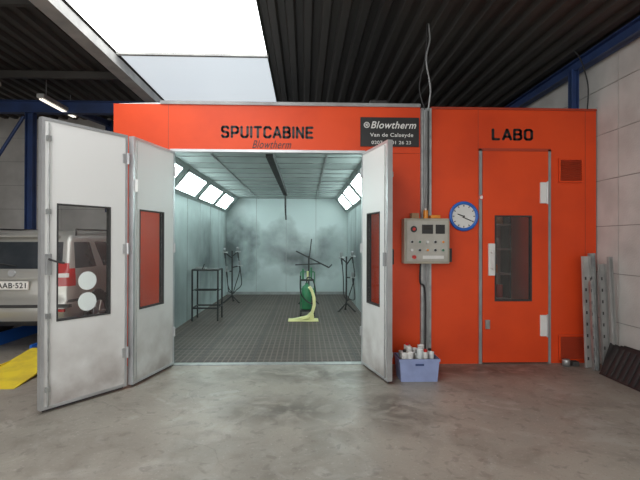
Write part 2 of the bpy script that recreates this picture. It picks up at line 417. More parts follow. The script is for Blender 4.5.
# ------------------------------------------------------------------ spray booth
OX0, OX1, OZ = EX(172.5), EX(362.5), EZ(265, 152.5)
BX1 = EX(420); PX1 = EX(430.5); HB = 3.46; HL = 3.44
BY1 = 13.7
IX0, IX1, IH = BX0+.12, 1.30, 2.98
booth = empty('spray_booth')
b = B(); o = M['orange']
b.box(BX0, OX0, FY, FY+.08, 0, OZ, o); b.box(OX1, BX1, FY, FY+.08, 0, OZ, o)
b.box(BX0, BX1, FY, FY+.08, OZ+.004, HB, o)
b.box(BX0, BX0+.06, FY+.08, BY1+.1, 0, HB, o)
b.box(BX0+.06, BX1, BY1+.04, BY1+.1, 0, HB, o)
b.box(BX0, BX1, FY+.0801, BY1+.1, HB-.05, HB-.001, M['grey'])
b.box(BX1-.06, BX1, FY+.08, BY1+.04, 0, HB-.05, o)
for px in (168,): b.box(EX(px)-.003, EX(px)+.003, FY-.002, FY, OZ, HB, M['orange_d'])
b.done('outer_panels', booth)
b = B(); g = M['alu']
b.box(OX0-.035, OX0, FY-.012, FY+.1, 0, OZ+.035, g); b.box(OX1, OX1+.035, FY-.012, FY+.1, 0, OZ+.035, g)
b.box(OX0, OX1, FY-.012, FY+.1, OZ, OZ+.035, g)
b.box(EX(160), BX1, FY-.02, FY+.25, HB, HB+.045, M['grey'])
b.box(OX0, OX1, FY-.01, FY+.1, 0, .012, M['galv'])
b.done('opening_frame', booth)
# interior
b = B(); w = M['booth']
b.box(IX0-.04, IX0, FY+.1, BY1, 0, IH, w); b.box(IX1, IX1+.04, FY+.1, BY1, 0, IH, w)
b.box(IX0, IX1, BY1, BY1+.03, 0, IH, w)
b.box(IX0, OX0-.035, FY+.085, FY+.11, 0, IH, w); b.box(OX1+.035, IX1, FY+.085, FY+.11, 0, IH, w); b.box(OX0, OX1, FY+.105, FY+.12, OZ+.035, IH, w)
y = FY+1.0
while y < BY1:
    b.box(IX0, IX0+.006, y, y+.012, .02, IH-.4, M['grey']); b.box(IX1-.006, IX1, y, y+.012, .02, IH-.4, M['grey']); y += 1.1
x = IX0+.9
while x < IX1-.1:
    b.box(x, x+.012, BY1-.006, BY1, .02, IH, M['grey']); x += .92
b.box(IX0, IX1, BY1-.03, BY1-.001, 0.01, .10, M['grey'])
b.done('inner_walls', booth)
b = B()
b.box(IX0, IX1, FY+.1, BY1, IH, IH+.03, M['filter'])
y = FY+.5
while y < BY1:
    b.box(IX0+.3, IX1-.3, y, y+.02, IH-.012, IH, M['grey']); y += .55
b.box(IX0+.95, IX0+.98, FY+.1, BY1, IH-.012, IH, M['grey']); b.box(IX1-.98, IX1-.95, FY+.1, BY1, IH-.012, IH, M['grey'])
b.done('filter_ceiling', booth)
b = B(); b.box(IX0, IX1, FY+.1, BY1, .001, .014, M['grate']); b.done('grating_floor', booth)
# slanted light boxes
b = B()
for sx, sg in ((IX0, 1), (IX1, -1)):
    # continuous slanted housing
    b.ext([(sx, FY+.12, IH-.45), (sx+sg*.38, FY+.12, IH), (sx, FY+.12, IH)], (0, BY1-FY-.13, 0), M['filter'])
    for y in (6.15, 7.95, 9.75, 11.55):
        nx, nz = .45, -.38; L = math.hypot(nx, nz); nx, nz = nx/L*.012, nz/L*.012
        def pt(t, k): return (sx+sg*(.38*t+nx*k), IH-.45+.45*t+nz*k)
        q = [pt(.10,0), pt(.10,1), pt(.9,1), pt(.9,0)]
        b.ext([(a, y, c) for a, c in q], (0, 1.5, 0), M['grey'])
        q = [pt(.18,1), pt(.18,1.6), pt(.82,1.6), pt(.82,1)]
        for k in range(2): b.ext([(a, y+.07+k*.71, c) for a, c in q], (0, .65, 0), M['lamp'])
b.done('light_boxes', booth)
# overhead rail
b = B(); rx = -.50
b.box(rx-.05, rx+.05, FY+.25, 11.3, IH-.16, IH-.05, M['dark']); 
for y in (6.6, 8, 9.4, 10.8): b.box(rx-.02, rx+.02, y, y+.04, IH-.05, IH, M['dark'])
b.tube([(rx, 11.2, IH-.14), (rx, 11.2, 2.5), (rx+.02, 11.2, 2.2)], .02, M['dark'])
b.done('overhead_rail', booth)
# post + labo
b = B()
b.box(BX1+.002, PX1-.002, FY-.03, FY+.1, 0, 3.44, M['grey'])
b.box(BX1+.002, BX1+.03, FY-.05, FY-.03, 0, 3.44, M['galv']); b.box(PX1-.03, PX1-.002, FY-.05, FY-.03, 0, 3.44, M['galv'])
b.cyl((EX(425), FY-.045, .02), (EX(425), FY-.045, 3.42), .010, M['grey'])
b.done('corner_post', booth)
DX0, DX1, DZ = EX(482), EX(547.5), EZ(515, 151)
b = B()
b.box(PX1, DX0-.04, FY, FY+.08, 0, HL, o); b.box(DX1+.04, XR-.02, FY, FY+.08, 0, HL, o)
b.box(DX0-.04, DX1+.04, FY, FY+.08, DZ+.03, HL, o)
b.box(PX1, XR-.02, FY+.08, 8.5, HL-.05, HL-.001, M['grey'])
b.box(PX1, XR-.02, 8.45, 8.5, 0, HL-.05, o)
b.box(XR-.03, XR-.02, FY+.08, 8.45, 0, HL-.05, o)
b.box(PX1+.01, XR-.04, 8.40, 8.44, 0, HL-.06, M['labwall'])
b.box(EX(480)-.03, EX(480)-.024, FY-.002, FY+.0, 0, HL, M['orange_d']); b.box(EX(585), EX(585)+.006, FY-.002, FY, 0, HL, M['orange_d'])
b.box(PX1, XR-.02, FY-.015, FY+.1, HL, HL+.03, M['orange_d'])
b.done('lab_panels', booth)
b = B()
b.box(DX0-.045, DX0-.004, FY-.014, FY+.1, 0, DZ+.03, M['grey']); b.box(DX1+.004, DX1+.04, FY-.014, FY+.1, 0, DZ+.03, M['grey'])
b.box(DX0-.045, DX1+.04, FY-.014, FY+.1, DZ+.004, DZ+.04, M['orange_d'])
b.done('lab_door_frame', booth)
# shelving with tins inside the lab, seen dimly through the door window
b = B(); lx0, lx1, ly = 2.35, 3.75, 7.9
for x in (lx0, (lx0+lx1)/2, lx1-.04): b.box(x, x+.04, ly, ly+.35, 0, 2.4, M['dark'])
for z in (.1, .6, 1.05, 1.5, 1.95, 2.35):
    b.box(lx0, lx1, ly, ly+.35, z, z+.03, M['grey'])
    if z < 2.3:
        x = lx0+.12
        while x < lx1-.12:
            r = random.choice([.05,.065,.08]); h = random.uniform(.12,.3)
            b.lathe([(0,0),(r,0),(r,h),(r*.92,h+.01),(0,h+.01)], (x, ly+.14, z+.031), random.choice([M['white'],M['galv'],M['red'],M['cardboard'],M['black'],M['amber'],M['beige']]), 14)
            x += 2*r+.03
b.done('paint_tin_shelf')
def grille(x0,x1,z0,z1):
    b = B(); b.box(x0,x1,FY-.012,FY,z0,z1,M['orange_d']); n = 9
    b.box(x0,x0+.02,FY-.03,FY-.012,z0,z1,o); b.box(x1-.02,x1,FY-.03,FY-.012,z0,z1,o); b.box(x0+.02,x1-.02,FY-.03,FY-.012,z1-.02,z1,o); b.box(x0+.02,x1-.02,FY-.03,FY-.012,z0,z0+.02,o)
    h = (z1-z0-.04)/n
    for i in range(n):
        z = z0+.02+i*h; b.ext([(x0+.02, FY-.03, z), (x0+.02, FY-.012, z+h*.8), (x0+.02, FY-.012, z+h*.65), (x0+.02, FY-.034, z-.0)], (x1-x0-.04,0,0), M['orange_d'])
    b.done('vent_grille', booth)
grille(EX(558), EX(582), EZ(570,182), EZ(570,158)); grille(EX(558), EX(584), EZ(570,359), EZ(570,334))
b = B()
b.strokes('SPUITCABINE', EX(220.5), EX(313.5), EZ(265,138.5), EZ(265,126), FY, M['black'])
b.text('Blowtherm', EX(252), EX(291), EZ(265,148.5), EZ(265,140.5), FY, M['black'], off=.0, shear=.4)
b.strokes('LABO', EX(491.5), EX(533), EZ(512,140), EZ(512,128), FY, M['black'])
b.done('lettering', booth)
b = B(); sx0, sx1 = EX(360), EX(418.5); sz0, sz1 = EZ(390,146.5), EZ(390,117.5)
b.box(sx0, sx1, FY-.02, FY-.001, sz0, sz1, M['black'])
y = FY-.02
b.torus((sx0+.085, y-.002, sz1-.105), .035, .006, M['white']); 
for a in range(3):
    c = math.cos(a*math.pi/3)*.025; s_ = math.sin(a*math.pi/3)*.025; b.cyl((sx0+.085-c, y-.003, sz1-.105-s_), (sx0+.085+c, y-.003, sz1-.105+s_), .004, M['white'], 6)
b.text('Blowtherm', sx0+.14, sx1-.04, sz1-.15, sz1-.055, y, M['white'], off=.012, shear=.3)
b.text('Van de Calseyde', sx0+.13, sx1-.08, sz0+.115, sz0+.18, y, M['white'], off=.008)
b.text('0207 89 01 26 23', sx0+.15, sx1-.11, sz0+.03, sz0+.075, y, M['white'], off=.008)
b.done('company_sign')
# ------------------------------------------------------------------ door leaves
def leaf(name, p0, p1, w0, w1, wz0, wz1, z1, extras=None, side=-1):
    p0, p1 = Vector((*p0, 0)), Vector((*p1, 0)); d = p1-p0; L = d.length
    T = Matrix.Translation(p0) @ Matrix.Rotation(math.atan2(d.y, d.x), 4, 'Z')
    b = B(); z0 = .035; t = .025; m = M['leaf']; a0, a1 = w0*L, w1*L; e = .03
    b.box(e, a0, -t, t, z0+e, z1-e, m, T); b.box(a1, L-e, -t, t, z0+e, z1-e, m, T)
    b.box(a0, a1, -t, t, z0+e, wz0, m, T); b.box(a0, a1, -t, t, wz1, z1-e, m, T)
    al = M['alu']; t2 = t+.006
    b.box(0, e, -t2, t2, z0, z1, al, T); b.box(L-e, L, -t2, t2, z0, z1, al, T)
    b.box(e, L-e, -t2, t2, z0, z0+e, al, T); b.box(e, L-e, -t2, t2, z1-e, z1, al, T)
    k = M['dark']; q = .014
    for (x0,x1,za,zb) in ((a0,a0+q,wz0,wz1),(a1-q,a1,wz0,wz1),(a0+q,a1-q,wz0,wz0+q),(a0+q,a1-q,wz1-q,wz1)):
        b.box(x0,x1,-t-.006,t+.006,za,zb,k,T)
    b.box(a0+q, a1-q, -.004, .004, wz0+q, wz1-q, M['glass'], T)
    b.box(e, L-e, -.006, .006, .012, z0, k, T)   # rubber sweep
    if extras: extras(b, T, L, t)
    return b.done(name)
LZ = OZ-.01
def exA(b, T, L, t):
    # u=0 outer edge. camera side is -v
    b.cyl((.06, -t-.02, .06), (.06, -t-.02, LZ-.05), .008, M['galv'], 8, T=T)
    for z in (.2, .9, 1.9, 2.6): b.box(.04, .08, -t-.03, -t, z, z+.05, M['galv'], T)
    b.box(.035, .085, -t-.035, -t, 1.32, 1.52, M['grey'], T, bev=.006); b.tube([(.06, -t-.03, 1.47), (.06, -t-.09, 1.46), (.12, -t-.10, 1.44), (.17,-t-.09,1.43)], .010, M['dark'], T=T)
    for z in (1.235, 1.02):
        b.cyl((.51*L, -.012, z), (.51*L, -.006, z), .095, M['paper'], 28, T=T)
    for z in (.35, 1.5, 2.5): 
        b.cyl((L, -t-.012, z), (L, -t-.012, z+.12), .014, M['alu'], 10, T=T); b.box(L-.06, L, -t-.01, -t, z+.01, z+.11, M['alu'], T)
def exB(b, T, L, t):
    b.cyl((.05, -t-.015, .06), (.05, -t-.015, LZ-.05), .006, M['galv'], 8, T=T)
    b.box(.03, .07, -t-.04, -t, 2.2, 2.34, M['white'], T, bev=.006)
    for z in (.4, 1.5, 2.5): b.cyl((L-.01, -t-.012, z), (L-.01, -t-.012, z+.12), .014, M['alu'], 10, T=T)
def exR(b, T, L, t):
    for z in (.4, 1.5, 2.5): b.cyl((.0, -t-.012, z), (.0, -t-.012, z+.12), .014, M['alu'], 10, T=T)
    b.cyl((L-.05, t+.015, .06), (L-.05, t+.015, LZ-.05), .007, M['galv'], 8, T=T)
    b.box(L-.075, L-.03, t, t+.04, 1.38, 1.56, M['black'], T, bev=.006)
    b.box(L-.075, L-.03, t, t+.03, .3, .36, M['galv'], T); b.box(L-.075, L-.03, t, t+.03, 2.4, 2.46, M['galv'], T)
    b.cyl((L-.06, -t-.015, .06), (L-.06, -t-.015, LZ-.05), .007, M['galv'], 8, T=T)
    b.box(L-.085, L-.04, -t-.03, -t, 1.36, 1.52, M['grey'], T, bev=.006)
J = (EX(126, 5.0), 5.0)
A0 = (EX(39.5, 4.27), 4.27)
leaf('door_1', A0, J, .16, .78, .86, 2.01, LZ, exA)
leaf('door_2', (J[0]+.045, J[1]+.02), (OX0+.01, FY-.035), .14, .72, .86, 2.01, LZ, exB)
leaf('door_3', (OX1+.01, FY-.035), (EX(390, 5.05), 5.05), .22, .72, .86, 2.01, LZ, exR)
# lab door
b = B(); e = .002
wx0, wx1, wz0, wz1 = EX(494), EX(531), EZ(512,300.5), EZ(512,215)
y0, y1 = FY-.02, FY+.03
b.box(DX0+e, wx0, y0, y1, .02, DZ, o); b.box(wx1, DX1-e, y0, y1, .02, DZ, o); b.box(wx0, wx1, y0, y1, .02, wz0, o); b.box(wx0, wx1, y0, y1, wz1, DZ, o)
q = .02
for (a,c,za,zb) in ((wx0,wx0+q,wz0,wz1),(wx1-q,wx1,wz0,wz1),(wx0+q,wx1-q,wz0,wz0+q),(wx0+q,wx1-q,wz1-q,wz1)): b.box(a,c,y0-.008,y1,za,zb,M['dark'])
b.box(wx0+q, wx1-q, y0+.01, y0+.018, wz0+q, wz1-q, M['glass'])
hx = EX(490.5); b.box(hx-.045, hx+.045, y0-.03, y0, EZ(490,275), EZ(490,243), M['white'], bev=.01)
b.tube([(hx-.01, y0-.03, 1.5), (hx-.01, y0-.08, 1.5), (hx-.01, y0-.08, 1.3), (hx-.01, y0-.03, 1.3)], .012, M['white'])
for pz in ((203,182),(335,314)):
    x = EX(542.5); b.box(x-.05, x+.05, y0-.025, y0, EZ(542,pz[0]), EZ(542,pz[1]), M['white'], bev=.008)
    b.cyl((x+.045, y0-.028, EZ(542,pz[0])-.01), (x+.045, y0-.028, EZ(542,pz[1])+.01), .012, M['alu'], 10)
b.box(EX(484.5), EX(489), y0-.02, y0, EZ(487,328), EZ(487,319), M['galv'], bev=.004)
b.done('door_4')

# ------------------------------------------------------------------ wall mounted items
PY = 5.66
b = B(); x0, x1, z0, z1 = EX(404.5,PY), EX(450,PY), EZ(428,263.5,PY), EZ(428,218,PY)
yb = FY-.055; yf = yb-.19
b.box(x0+.03, x1-.0, yb, FY-.001, z0+.06, z0+.12, M['galv']); b.box(x0+.03, x1, yb, FY-.001, z1-.12, z1-.06, M['galv'])
b.box(x0, x1, yf+.02, yb, z0, z1, M['beige'], bev=.012)
b.box(x0+.03, x1-.03, yf, yf+.02, z0+.03, z1-.03, M['panelface'], bev=.005)
W = x1-x0; H = z1-z0
b.cyl((x0+.2*W, yf-.006, z0+.76*H), (x0+.2*W, yf, z0+.76*H), .042, M['black'], 20); b.cyl((x0+.2*W, yf-.03, z0+.76*H), (x0+.2*W, yf-.006, z0+.76*H), .02, M['red'], 14)
b.box(x0+.38*W, x0+.62*W, yf-.008, yf, z0+.66*H, z0+.86*H, M['black']); b.box(x0+.41*W, x0+.59*W, yf-.009, yf-.007, z0+.75*H, z0+.83*H, M['darkglass'])
b.box(x0+.68*W, x0+.88*W, yf-.008, yf, z0+.66*H, z0+.86*H, M['black'])
for r in range(2):
    for c in range(5):
        cx = x0+(.16+.17*c)*W; cz = z0+(.48-.18*r)*H
        mm = [M['black'], M['green'], M['white'], M['black'], M['amber']][(c+r*2)%5]
        b.cyl((cx, yf-.014, cz), (cx, yf, cz), .020, M['alu'], 14); b.cyl((cx, yf-.024, cz), (cx, yf-.012, cz), .015, mm, 14)
b.cyl((x0+.2*W, yf-.045, z0+.15*H), (x0+.2*W, yf, z0+.15*H), .024, M['red'], 16)
b.box(x0+.4*W, x0+.86*W, yf-.004, yf, z0+.11*H, z0+.18*H, M['white'])
b.box(x1, x1+.045, yf+.06, yf+.14, z0+.02, z0+.2, M['black'], bev=.005)
b.tube([(x0+.4*W, yb-.08, z0), (x0+.4*W, yb-.06, z0-.25), (EX(424), FY-.06, z0-.4), (EX(424), FY-.06, .05)], .012, M['dark'])
b.tube([(x0+.45*W, yb-.04, z1), (x0+.5*W, yb+.0, z1+.2), (EX(423.5), FY-.055, z1+.45), (EX(423.5), FY-.055, 3.4)], .009, M['grey'])
b.tube([(x0+.55*W, yb-.04, z1), (x0+.6*W, yb+.0, z1+.15), (EX(427), FY-.055, z1+.5), (EX(427), FY-.055, 3.4)], .008, M['dark'])
b.done('control_panel')
b = B()
b.box(x0+.10, x0+.2, yb-.15, yb-.05, z1+.001, z1+.07, M['cardboard'], bev=.006)
b.cyl((x0+.3, yb-.1, z1+.001), (x0+.3, yb-.1, z1+.11), .03, M['amber']); b.cyl((x0+.3, yb-.1, z1+.11), (x0+.3, yb-.1, z1+.135), .015, M['white'])
b.box(x0+.35, x0+.48, yb-.16, yb-.04, z1+.001, z1+.045, M['amber'], bev=.015)
b.done('workshop_supplies')
cx, cz = EX(463), EZ(463,216)
b = B(); R = .20
b.torus((cx, FY-.03, cz), R-.02, .022, M['blue'], seg=48)
b.cyl((cx, FY-.001, cz), (cx, FY-.03, cz), R-.02, M['white'], 48)
for i in range(12):
    a = i*math.pi/6; r0, r1 = R-.07, R-.048
    b.cyl((cx+r0*math.sin(a), FY-.032, cz+r0*math.cos(a)), (cx+r1*math.sin(a), FY-.032, cz+r1*math.cos(a)), .006, M['black'], 6)
b.cyl((cx+.01, FY-.036, cz-.005), (cx-.085, FY-.036, cz+.03), .006, M['black'], 6); b.cyl((cx-.02, FY-.038, cz-.012), (cx+.10, FY-.038, cz-.06), .005, M['black'], 6)
b.cyl((cx, FY-.04, cz), (cx, FY-.03, cz), .012, M['black'])
b.done('wall_clock')
b = B(); sx, sz = EX(481), EZ(481,197)
b.cyl((sx, FY-.018, sz), (sx, FY-.0145, sz), .035, M['white'], 20); b.torus((sx, FY-.018, sz), .03, .005, M['red']); b.done('warning_sticker')
# cables
b = B(); px = EX(427)
b.tube([(px, FY-.03, 3.4), (px+.03, FY-.05, 3.7), (px-.02, FY-.02, 4.1), (px+.04, FY+.02, 4.4), (px+.02, FY+.05, 4.68)], .011, M['grey'])
b.tube([(px-.04, FY-.03, 3.42), (px-.10, FY+.02, 3.75), (px-.02, FY+.0, 4.2), (px-.0, FY+.03, 4.7)], .008, M['dark'])
b.done('hanging_cable')
b = B(); px = EX(586)
b.tube([(px, FY-.03, 3.46), (px+.02, FY-.01, 3.8), (px-.06, FY+.02, 4.15), (px-.15, FY+.05, 4.3)], .009, M['black']); b.done('hanging_cable')
b = B(); b.box(EX(370), EX(388), FY+.02, FY+.2, HB+.046, HB+.10, M['black'], bev=.01); b.cyl((EX(374), FY+.02, HB+.075), (EX(374), FY+.0, HB+.075), .02, M['dark']); b.done('junction_box')
# top-left pipe on the roof edge
b = B(); b.tube([(EX(115), FY+.12, HB+.02), (EX(150), FY+.1, HB+.03), (EX(160), FY+.1, HB+.03)], .02, M['galv']); b.done('roof_conduit')

# ------------------------------------------------------------------ crate with cups
def crate():
    ce = empty('storage_crate')
    b = B(); y0, y1 = 5.12, 5.45; x0, x1 = EX(398, 5.2), EX(438.5, 5.2); h = .27
    m = M['crate']; i = .03
    b.box(x0+i, x1-i, y0+i, y1-i, 0.001, .02, m)
    for (a, c) in (((x0,y0),(x1,y0)), ((x1,y0),(x1,y1)), ((x1,y1),(x0,y1)), ((x0,y1),(x0,y0))):
        cxx, cyy = (x0+x1)/2, (y0+y1)/2
        def inn(p, k): return (cxx+(p[0]-cxx)*k, cyy+(p[1]-cyy)*k)
        a0, c0 = inn(a, .88), inn(c, .88); a1, c1 = inn(a, .97), inn(c, .97)
        a2, c2 = inn(a, .93), inn(c, .93); a3, c3 = inn(a, .84), inn(c, .84)
        b._f([(*a0,0.002),(*c0,0.002),(*c1,h),(*a1,h),(*a3,0.002),(*c3,0.002),(*c2,h),(*a2,h)], [(0,1,2,3),(4,7,6,5),(3,2,6,7),(0,4,5,1)], m)
    b.box(x0, x1, y0, y0+.02, h-.03, h, m); b.box(x0, x1, y1-.02, y1, h-.03, h, m); b.box(x0, x0+.02, y0+.02, y1-.02, h-.03, h, m); b.box(x1-.02, x1, y0+.02, y1-.02, h-.03, h, m)
    b.box((x0+x1)/2-.05, (x0+x1)/2+.05, y0-.002, y0+.01, h-.075, h-.055, M['bluesteel'])
    b.done('bin', ce)
    b = B()
    b.box(x0+.035, x1-.035, y0+.035, y1-.035, .13, .16, M['cardboard'])
    for r in range(3):
        for c in range(5):
            x = x0+.075+c*.085+random.uniform(-.015,.015); y = y0+.07+r*.09; hh = random.choice([.22,.18,.26,.15]); rr = random.choice([.032,.04,.028])
            z = .161
            b.lathe([(0,0),(rr*.8,0),(rr,hh*.95),(rr*1.05,hh),(rr*.9,hh),(rr*.7,.01)], (x,y,z), random.choice([M['white'], M['paper'], M['white'], M['beamlight']]), 14)
            if (r+c)%3 == 0: b.cyl((x,y,z+hh), (x,y,z+hh+.03), .02, random.choice([M['red'], M['black'], M['amber']]), 12)
    b.done('cups', ce)
crate()
# ------------------------------------------------------------------ metal profiles leaning in corner
b = B()
for i, (dx, h, yy, w) in enumerate(((-.02,1.46,5.66,.10),(.10,1.50,5.70,.08),(.17,1.36,5.60,.09),(.0,1.15,5.54,.06),(.22,1.46,5.48,.05))):
    x = XR-.31+dx; T = Matrix.Translation((x, yy, .0)) @ Matrix.Rotation(math.radians(-1.6), 4, 'X') @ Matrix.Rotation(math.radians(-1.0-i*.2), 4, 'Y')
    m = M['galv'] if i % 2 else M['beamlight']
    b.box(0, w, 0, .004, .004, h, m, T); b.box(0, .004, -.04, 0, .004, h, m, T); b.box(w-.004, w, -.04, 0, .004, h, m, T)
    for k in range(8): b.box(w*.4, w*.6, -.002, 0, .1+k*.15, .14+k*.15, M['dark'], T)
b.done('metal_profiles')
b = B()
for i in range(4):
    T = Matrix.Translation((XR-.32-.0*i+.035*i, 4.50+.06*i, .003)) @ Matrix.Rotation(math.radians(28-i*3), 4, 'Y')
    b.box(0, .018, 0, .90-.1*i, 0, .40, M['black'], T)
    for k in range(9): b.box(-.010, 0, .03+k*.095, .07+k*.095, .02, .38, M['dark'], T)
b.done('black_ribbed_mats')
b = B(); x = EX(567, 5.75); b.lathe([(0,0),(.05,0),(.05,.08),(.045,.085),(0,.085)], (x, 5.77, .001), M['galv'], 16); b.box(x+.07, x+.16, 5.73, 5.82, .001, .06, M['dark'], bev=.008)
b.done('small_paint_tin')

# ------------------------------------------------------------------ booth equipment
def tubeframe(name, x0,x1,y0,y1,h):
    b = B(); r = .018; m = M['dark']
    for x in (x0,x1):
        for y in (y0,y1): b.cyl((x,y,.015),(x,y,h),r,m,8)
    for z in (h, .28):
        b.cyl((x0,y0,z),(x1,y0,z),r,m,8); b.cyl((x0,y1,z),(x1,y1,z),r,m,8); b.cyl((x0,y0,z),(x0,y1,z),r,m,8); b.cyl((x1,y0,z),(x1,y1,z),r,m,8)
    b.box(x0,x1,y0,y1,h,h+.02,M['dark'])
    for i in range(4): b.cyl((x0+.04, y0+.05+i*.1, h*.6), (x1-.04, y0+.05+i*.1, h*.6), .008, m, 6)
    b.cyl((x0,y0,h*.6),(x0,y1,h*.6),.01,m,6); b.cyl((x1,y0,h*.6),(x1,y1,h*.6),.01,m,6)
    b.box(x0+.05,x0+.25,y0+.05,y0+.25,h+.021,h+.05,M['grey'])
    b.cyl((x0+.2,y0+.02,h+.02),(x0+.24,y0+.02,h+.12),.012,m,6)
    b.done(name)
tubeframe('work_trestle', -2.30, -1.78, 9.1, 9.55, 1.06)
def gunstand(name, x, y, h, w, arms):
    b = B(); m = M['dark']
    for a in (90, 210, 330):
        c, s_ = math.cos(math.radians(a))*w, math.sin(math.radians(a))*w
        b.cyl((x, y, .2), (x+c, y+s_, .02), .018, m, 8); b.lathe([(0,0),(.03,0),(.03,.02),(0,.02)], (x+c,y+s_,.015), m, 10)
    b.cyl((x,y,.15),(x,y,h),.02,m,8)
    for (dx, z0, dz) in arms:
        b.cyl((x,y,z0),(x+dx,y,z0+dz),.016,m,8)
        b.lathe([(0,0),(.03,.01),(.04,.10),(.03,.12),(0,.12)], (x+dx, y, z0+dz+.01), M['grey'], 10)
        b.cyl((x+dx, y, z0+dz), (x+dx+.02, y, z0+dz-.16), .02, m, 8); b.cyl((x+dx-.06, y, z0+dz), (x+dx+.08, y, z0+dz), .02, M['galv'], 8)
        b.tube([(x+dx+.02, y, z0+dz-.14), (x+dx+.05, y, z0+dz-.5), (x+dx*.5, y+.02, z0*.35), (x+.03, y, .25)], .012, m)
    b.done(name)
gunstand('spray_gun_stand', -1.95, 11.9, 1.4, .24, [(-.2,1.2,.15),(.15,1.25,.12),(.2,.95,.05),(-.15,.85,.0)])
gunstand('spray_gun_stand', .98, 10.4, 1.3, .22, [(-.12,1.15,.12),(.14,1.1,.2),(.15,.8,.0)])
b = B(); m = M['dark']; x, y = .10, 11.4
for a in (30, 150, 270):
    c, s_ = math.cos(math.radians(a))*.3, math.sin(math.radians(a))*.3
    b.cyl((x, y, .3), (x+c, y+s_, .02), .018, m, 8)
b.cyl((x,y,.25),(x,y,1.28),.022,m,8); b.cyl((x-.32,y,1.40),(x+.52,y,.98),.018,m,8); b.cyl((x,y,1.1),(x+.07,y,1.72),.014,m,8)
b.cyl((x-.35,y,1.05),(x+.32,y,1.08),.016,m,8); b.cyl((x+.52,y,.98),(x+.60,y,1.06),.014,m,8); b.cyl((x-.32,y-.15,1.40),(x-.32,y+.15,1.40),.014,m,8)
b.done('panel_stand')
# small green pressure-pot trolley
b = B(); x, y = .04, 9.75; m = M['green']
b.lathe([(0,0),(.10,0),(.11,.02),(.11,.42),(.09,.5),(.04,.54),(.03,.58),(0,.58)], (x,y,.16), m, 18)
b.box(x-.14,x+.18,y-.14,y+.14,.12,.15,M['dark'])
for dx in (-.13,.17):
    b.cyl((x+dx,y,.15),(x+dx,y,.98),.013,m,8)
    for dy in (-.11,.11): b.torus((x+dx,y+dy,.065),.035,.018,M['dark'],axis='X',seg=16); b.cyl((x+dx,y+dy,.06),(x+dx,y+dy,.13),.01,M['dark'],6)
b.cyl((x-.13,y,.98),(x+.17,y,.98),.013,m,8); b.cyl((x-.13,y,.6),(x+.17,y,.6),.013,m,8)
for k,(dx,h) in enumerate(((-.08,1.05),(.02,1.0),(.10,1.08))):
    b.cyl((x+dx,y-.03,.82),(x+dx,y-.03,h),.022,M['green'] if k!=1 else M['cream'],10); 
b.box(x-.12,x+.16,y-.05,y+.02,.78,.82,M['dark'])
b.tube([(x,y,.74),(x+.02,y-.08,.86),(x+.14,y-.12,.8),(x+.2,y-.12,.45),(x+.1,y-.14,.3),(x-.12,y-.12,.5),(x-.14,y-.06,.9)], .014, M['dark'])
b.done('pressure_pot_trolley')
# pale-yellow curved body part resting on a flat foot
b = B()
prof = [(-.30,.04),(-.14,.07),(.04,.11),(.13,.20),(.165,.34),(.155,.50),(.12,.62),(.07,.70)]
prof2 = [(-.30,.018),(-.12,.04),(.07,.07),(.18,.17),(.225,.33),(.22,.50),(.175,.64),(.12,.73)]
for i in range(len(prof)-1):
    b.ext([(q[0], 9.05, q[1]) for q in (prof[i], prof[i+1], prof2[i+1], prof2[i])], (0,.16,0), M['cream'])
b.box(-.34,.28,9.0,9.28,.016,.04,M['cream'],bev=.006); b.box(.10,.19,9.08,9.2,.04,.14,M['cream'],bev=.01)
b.done('masked_body_part')

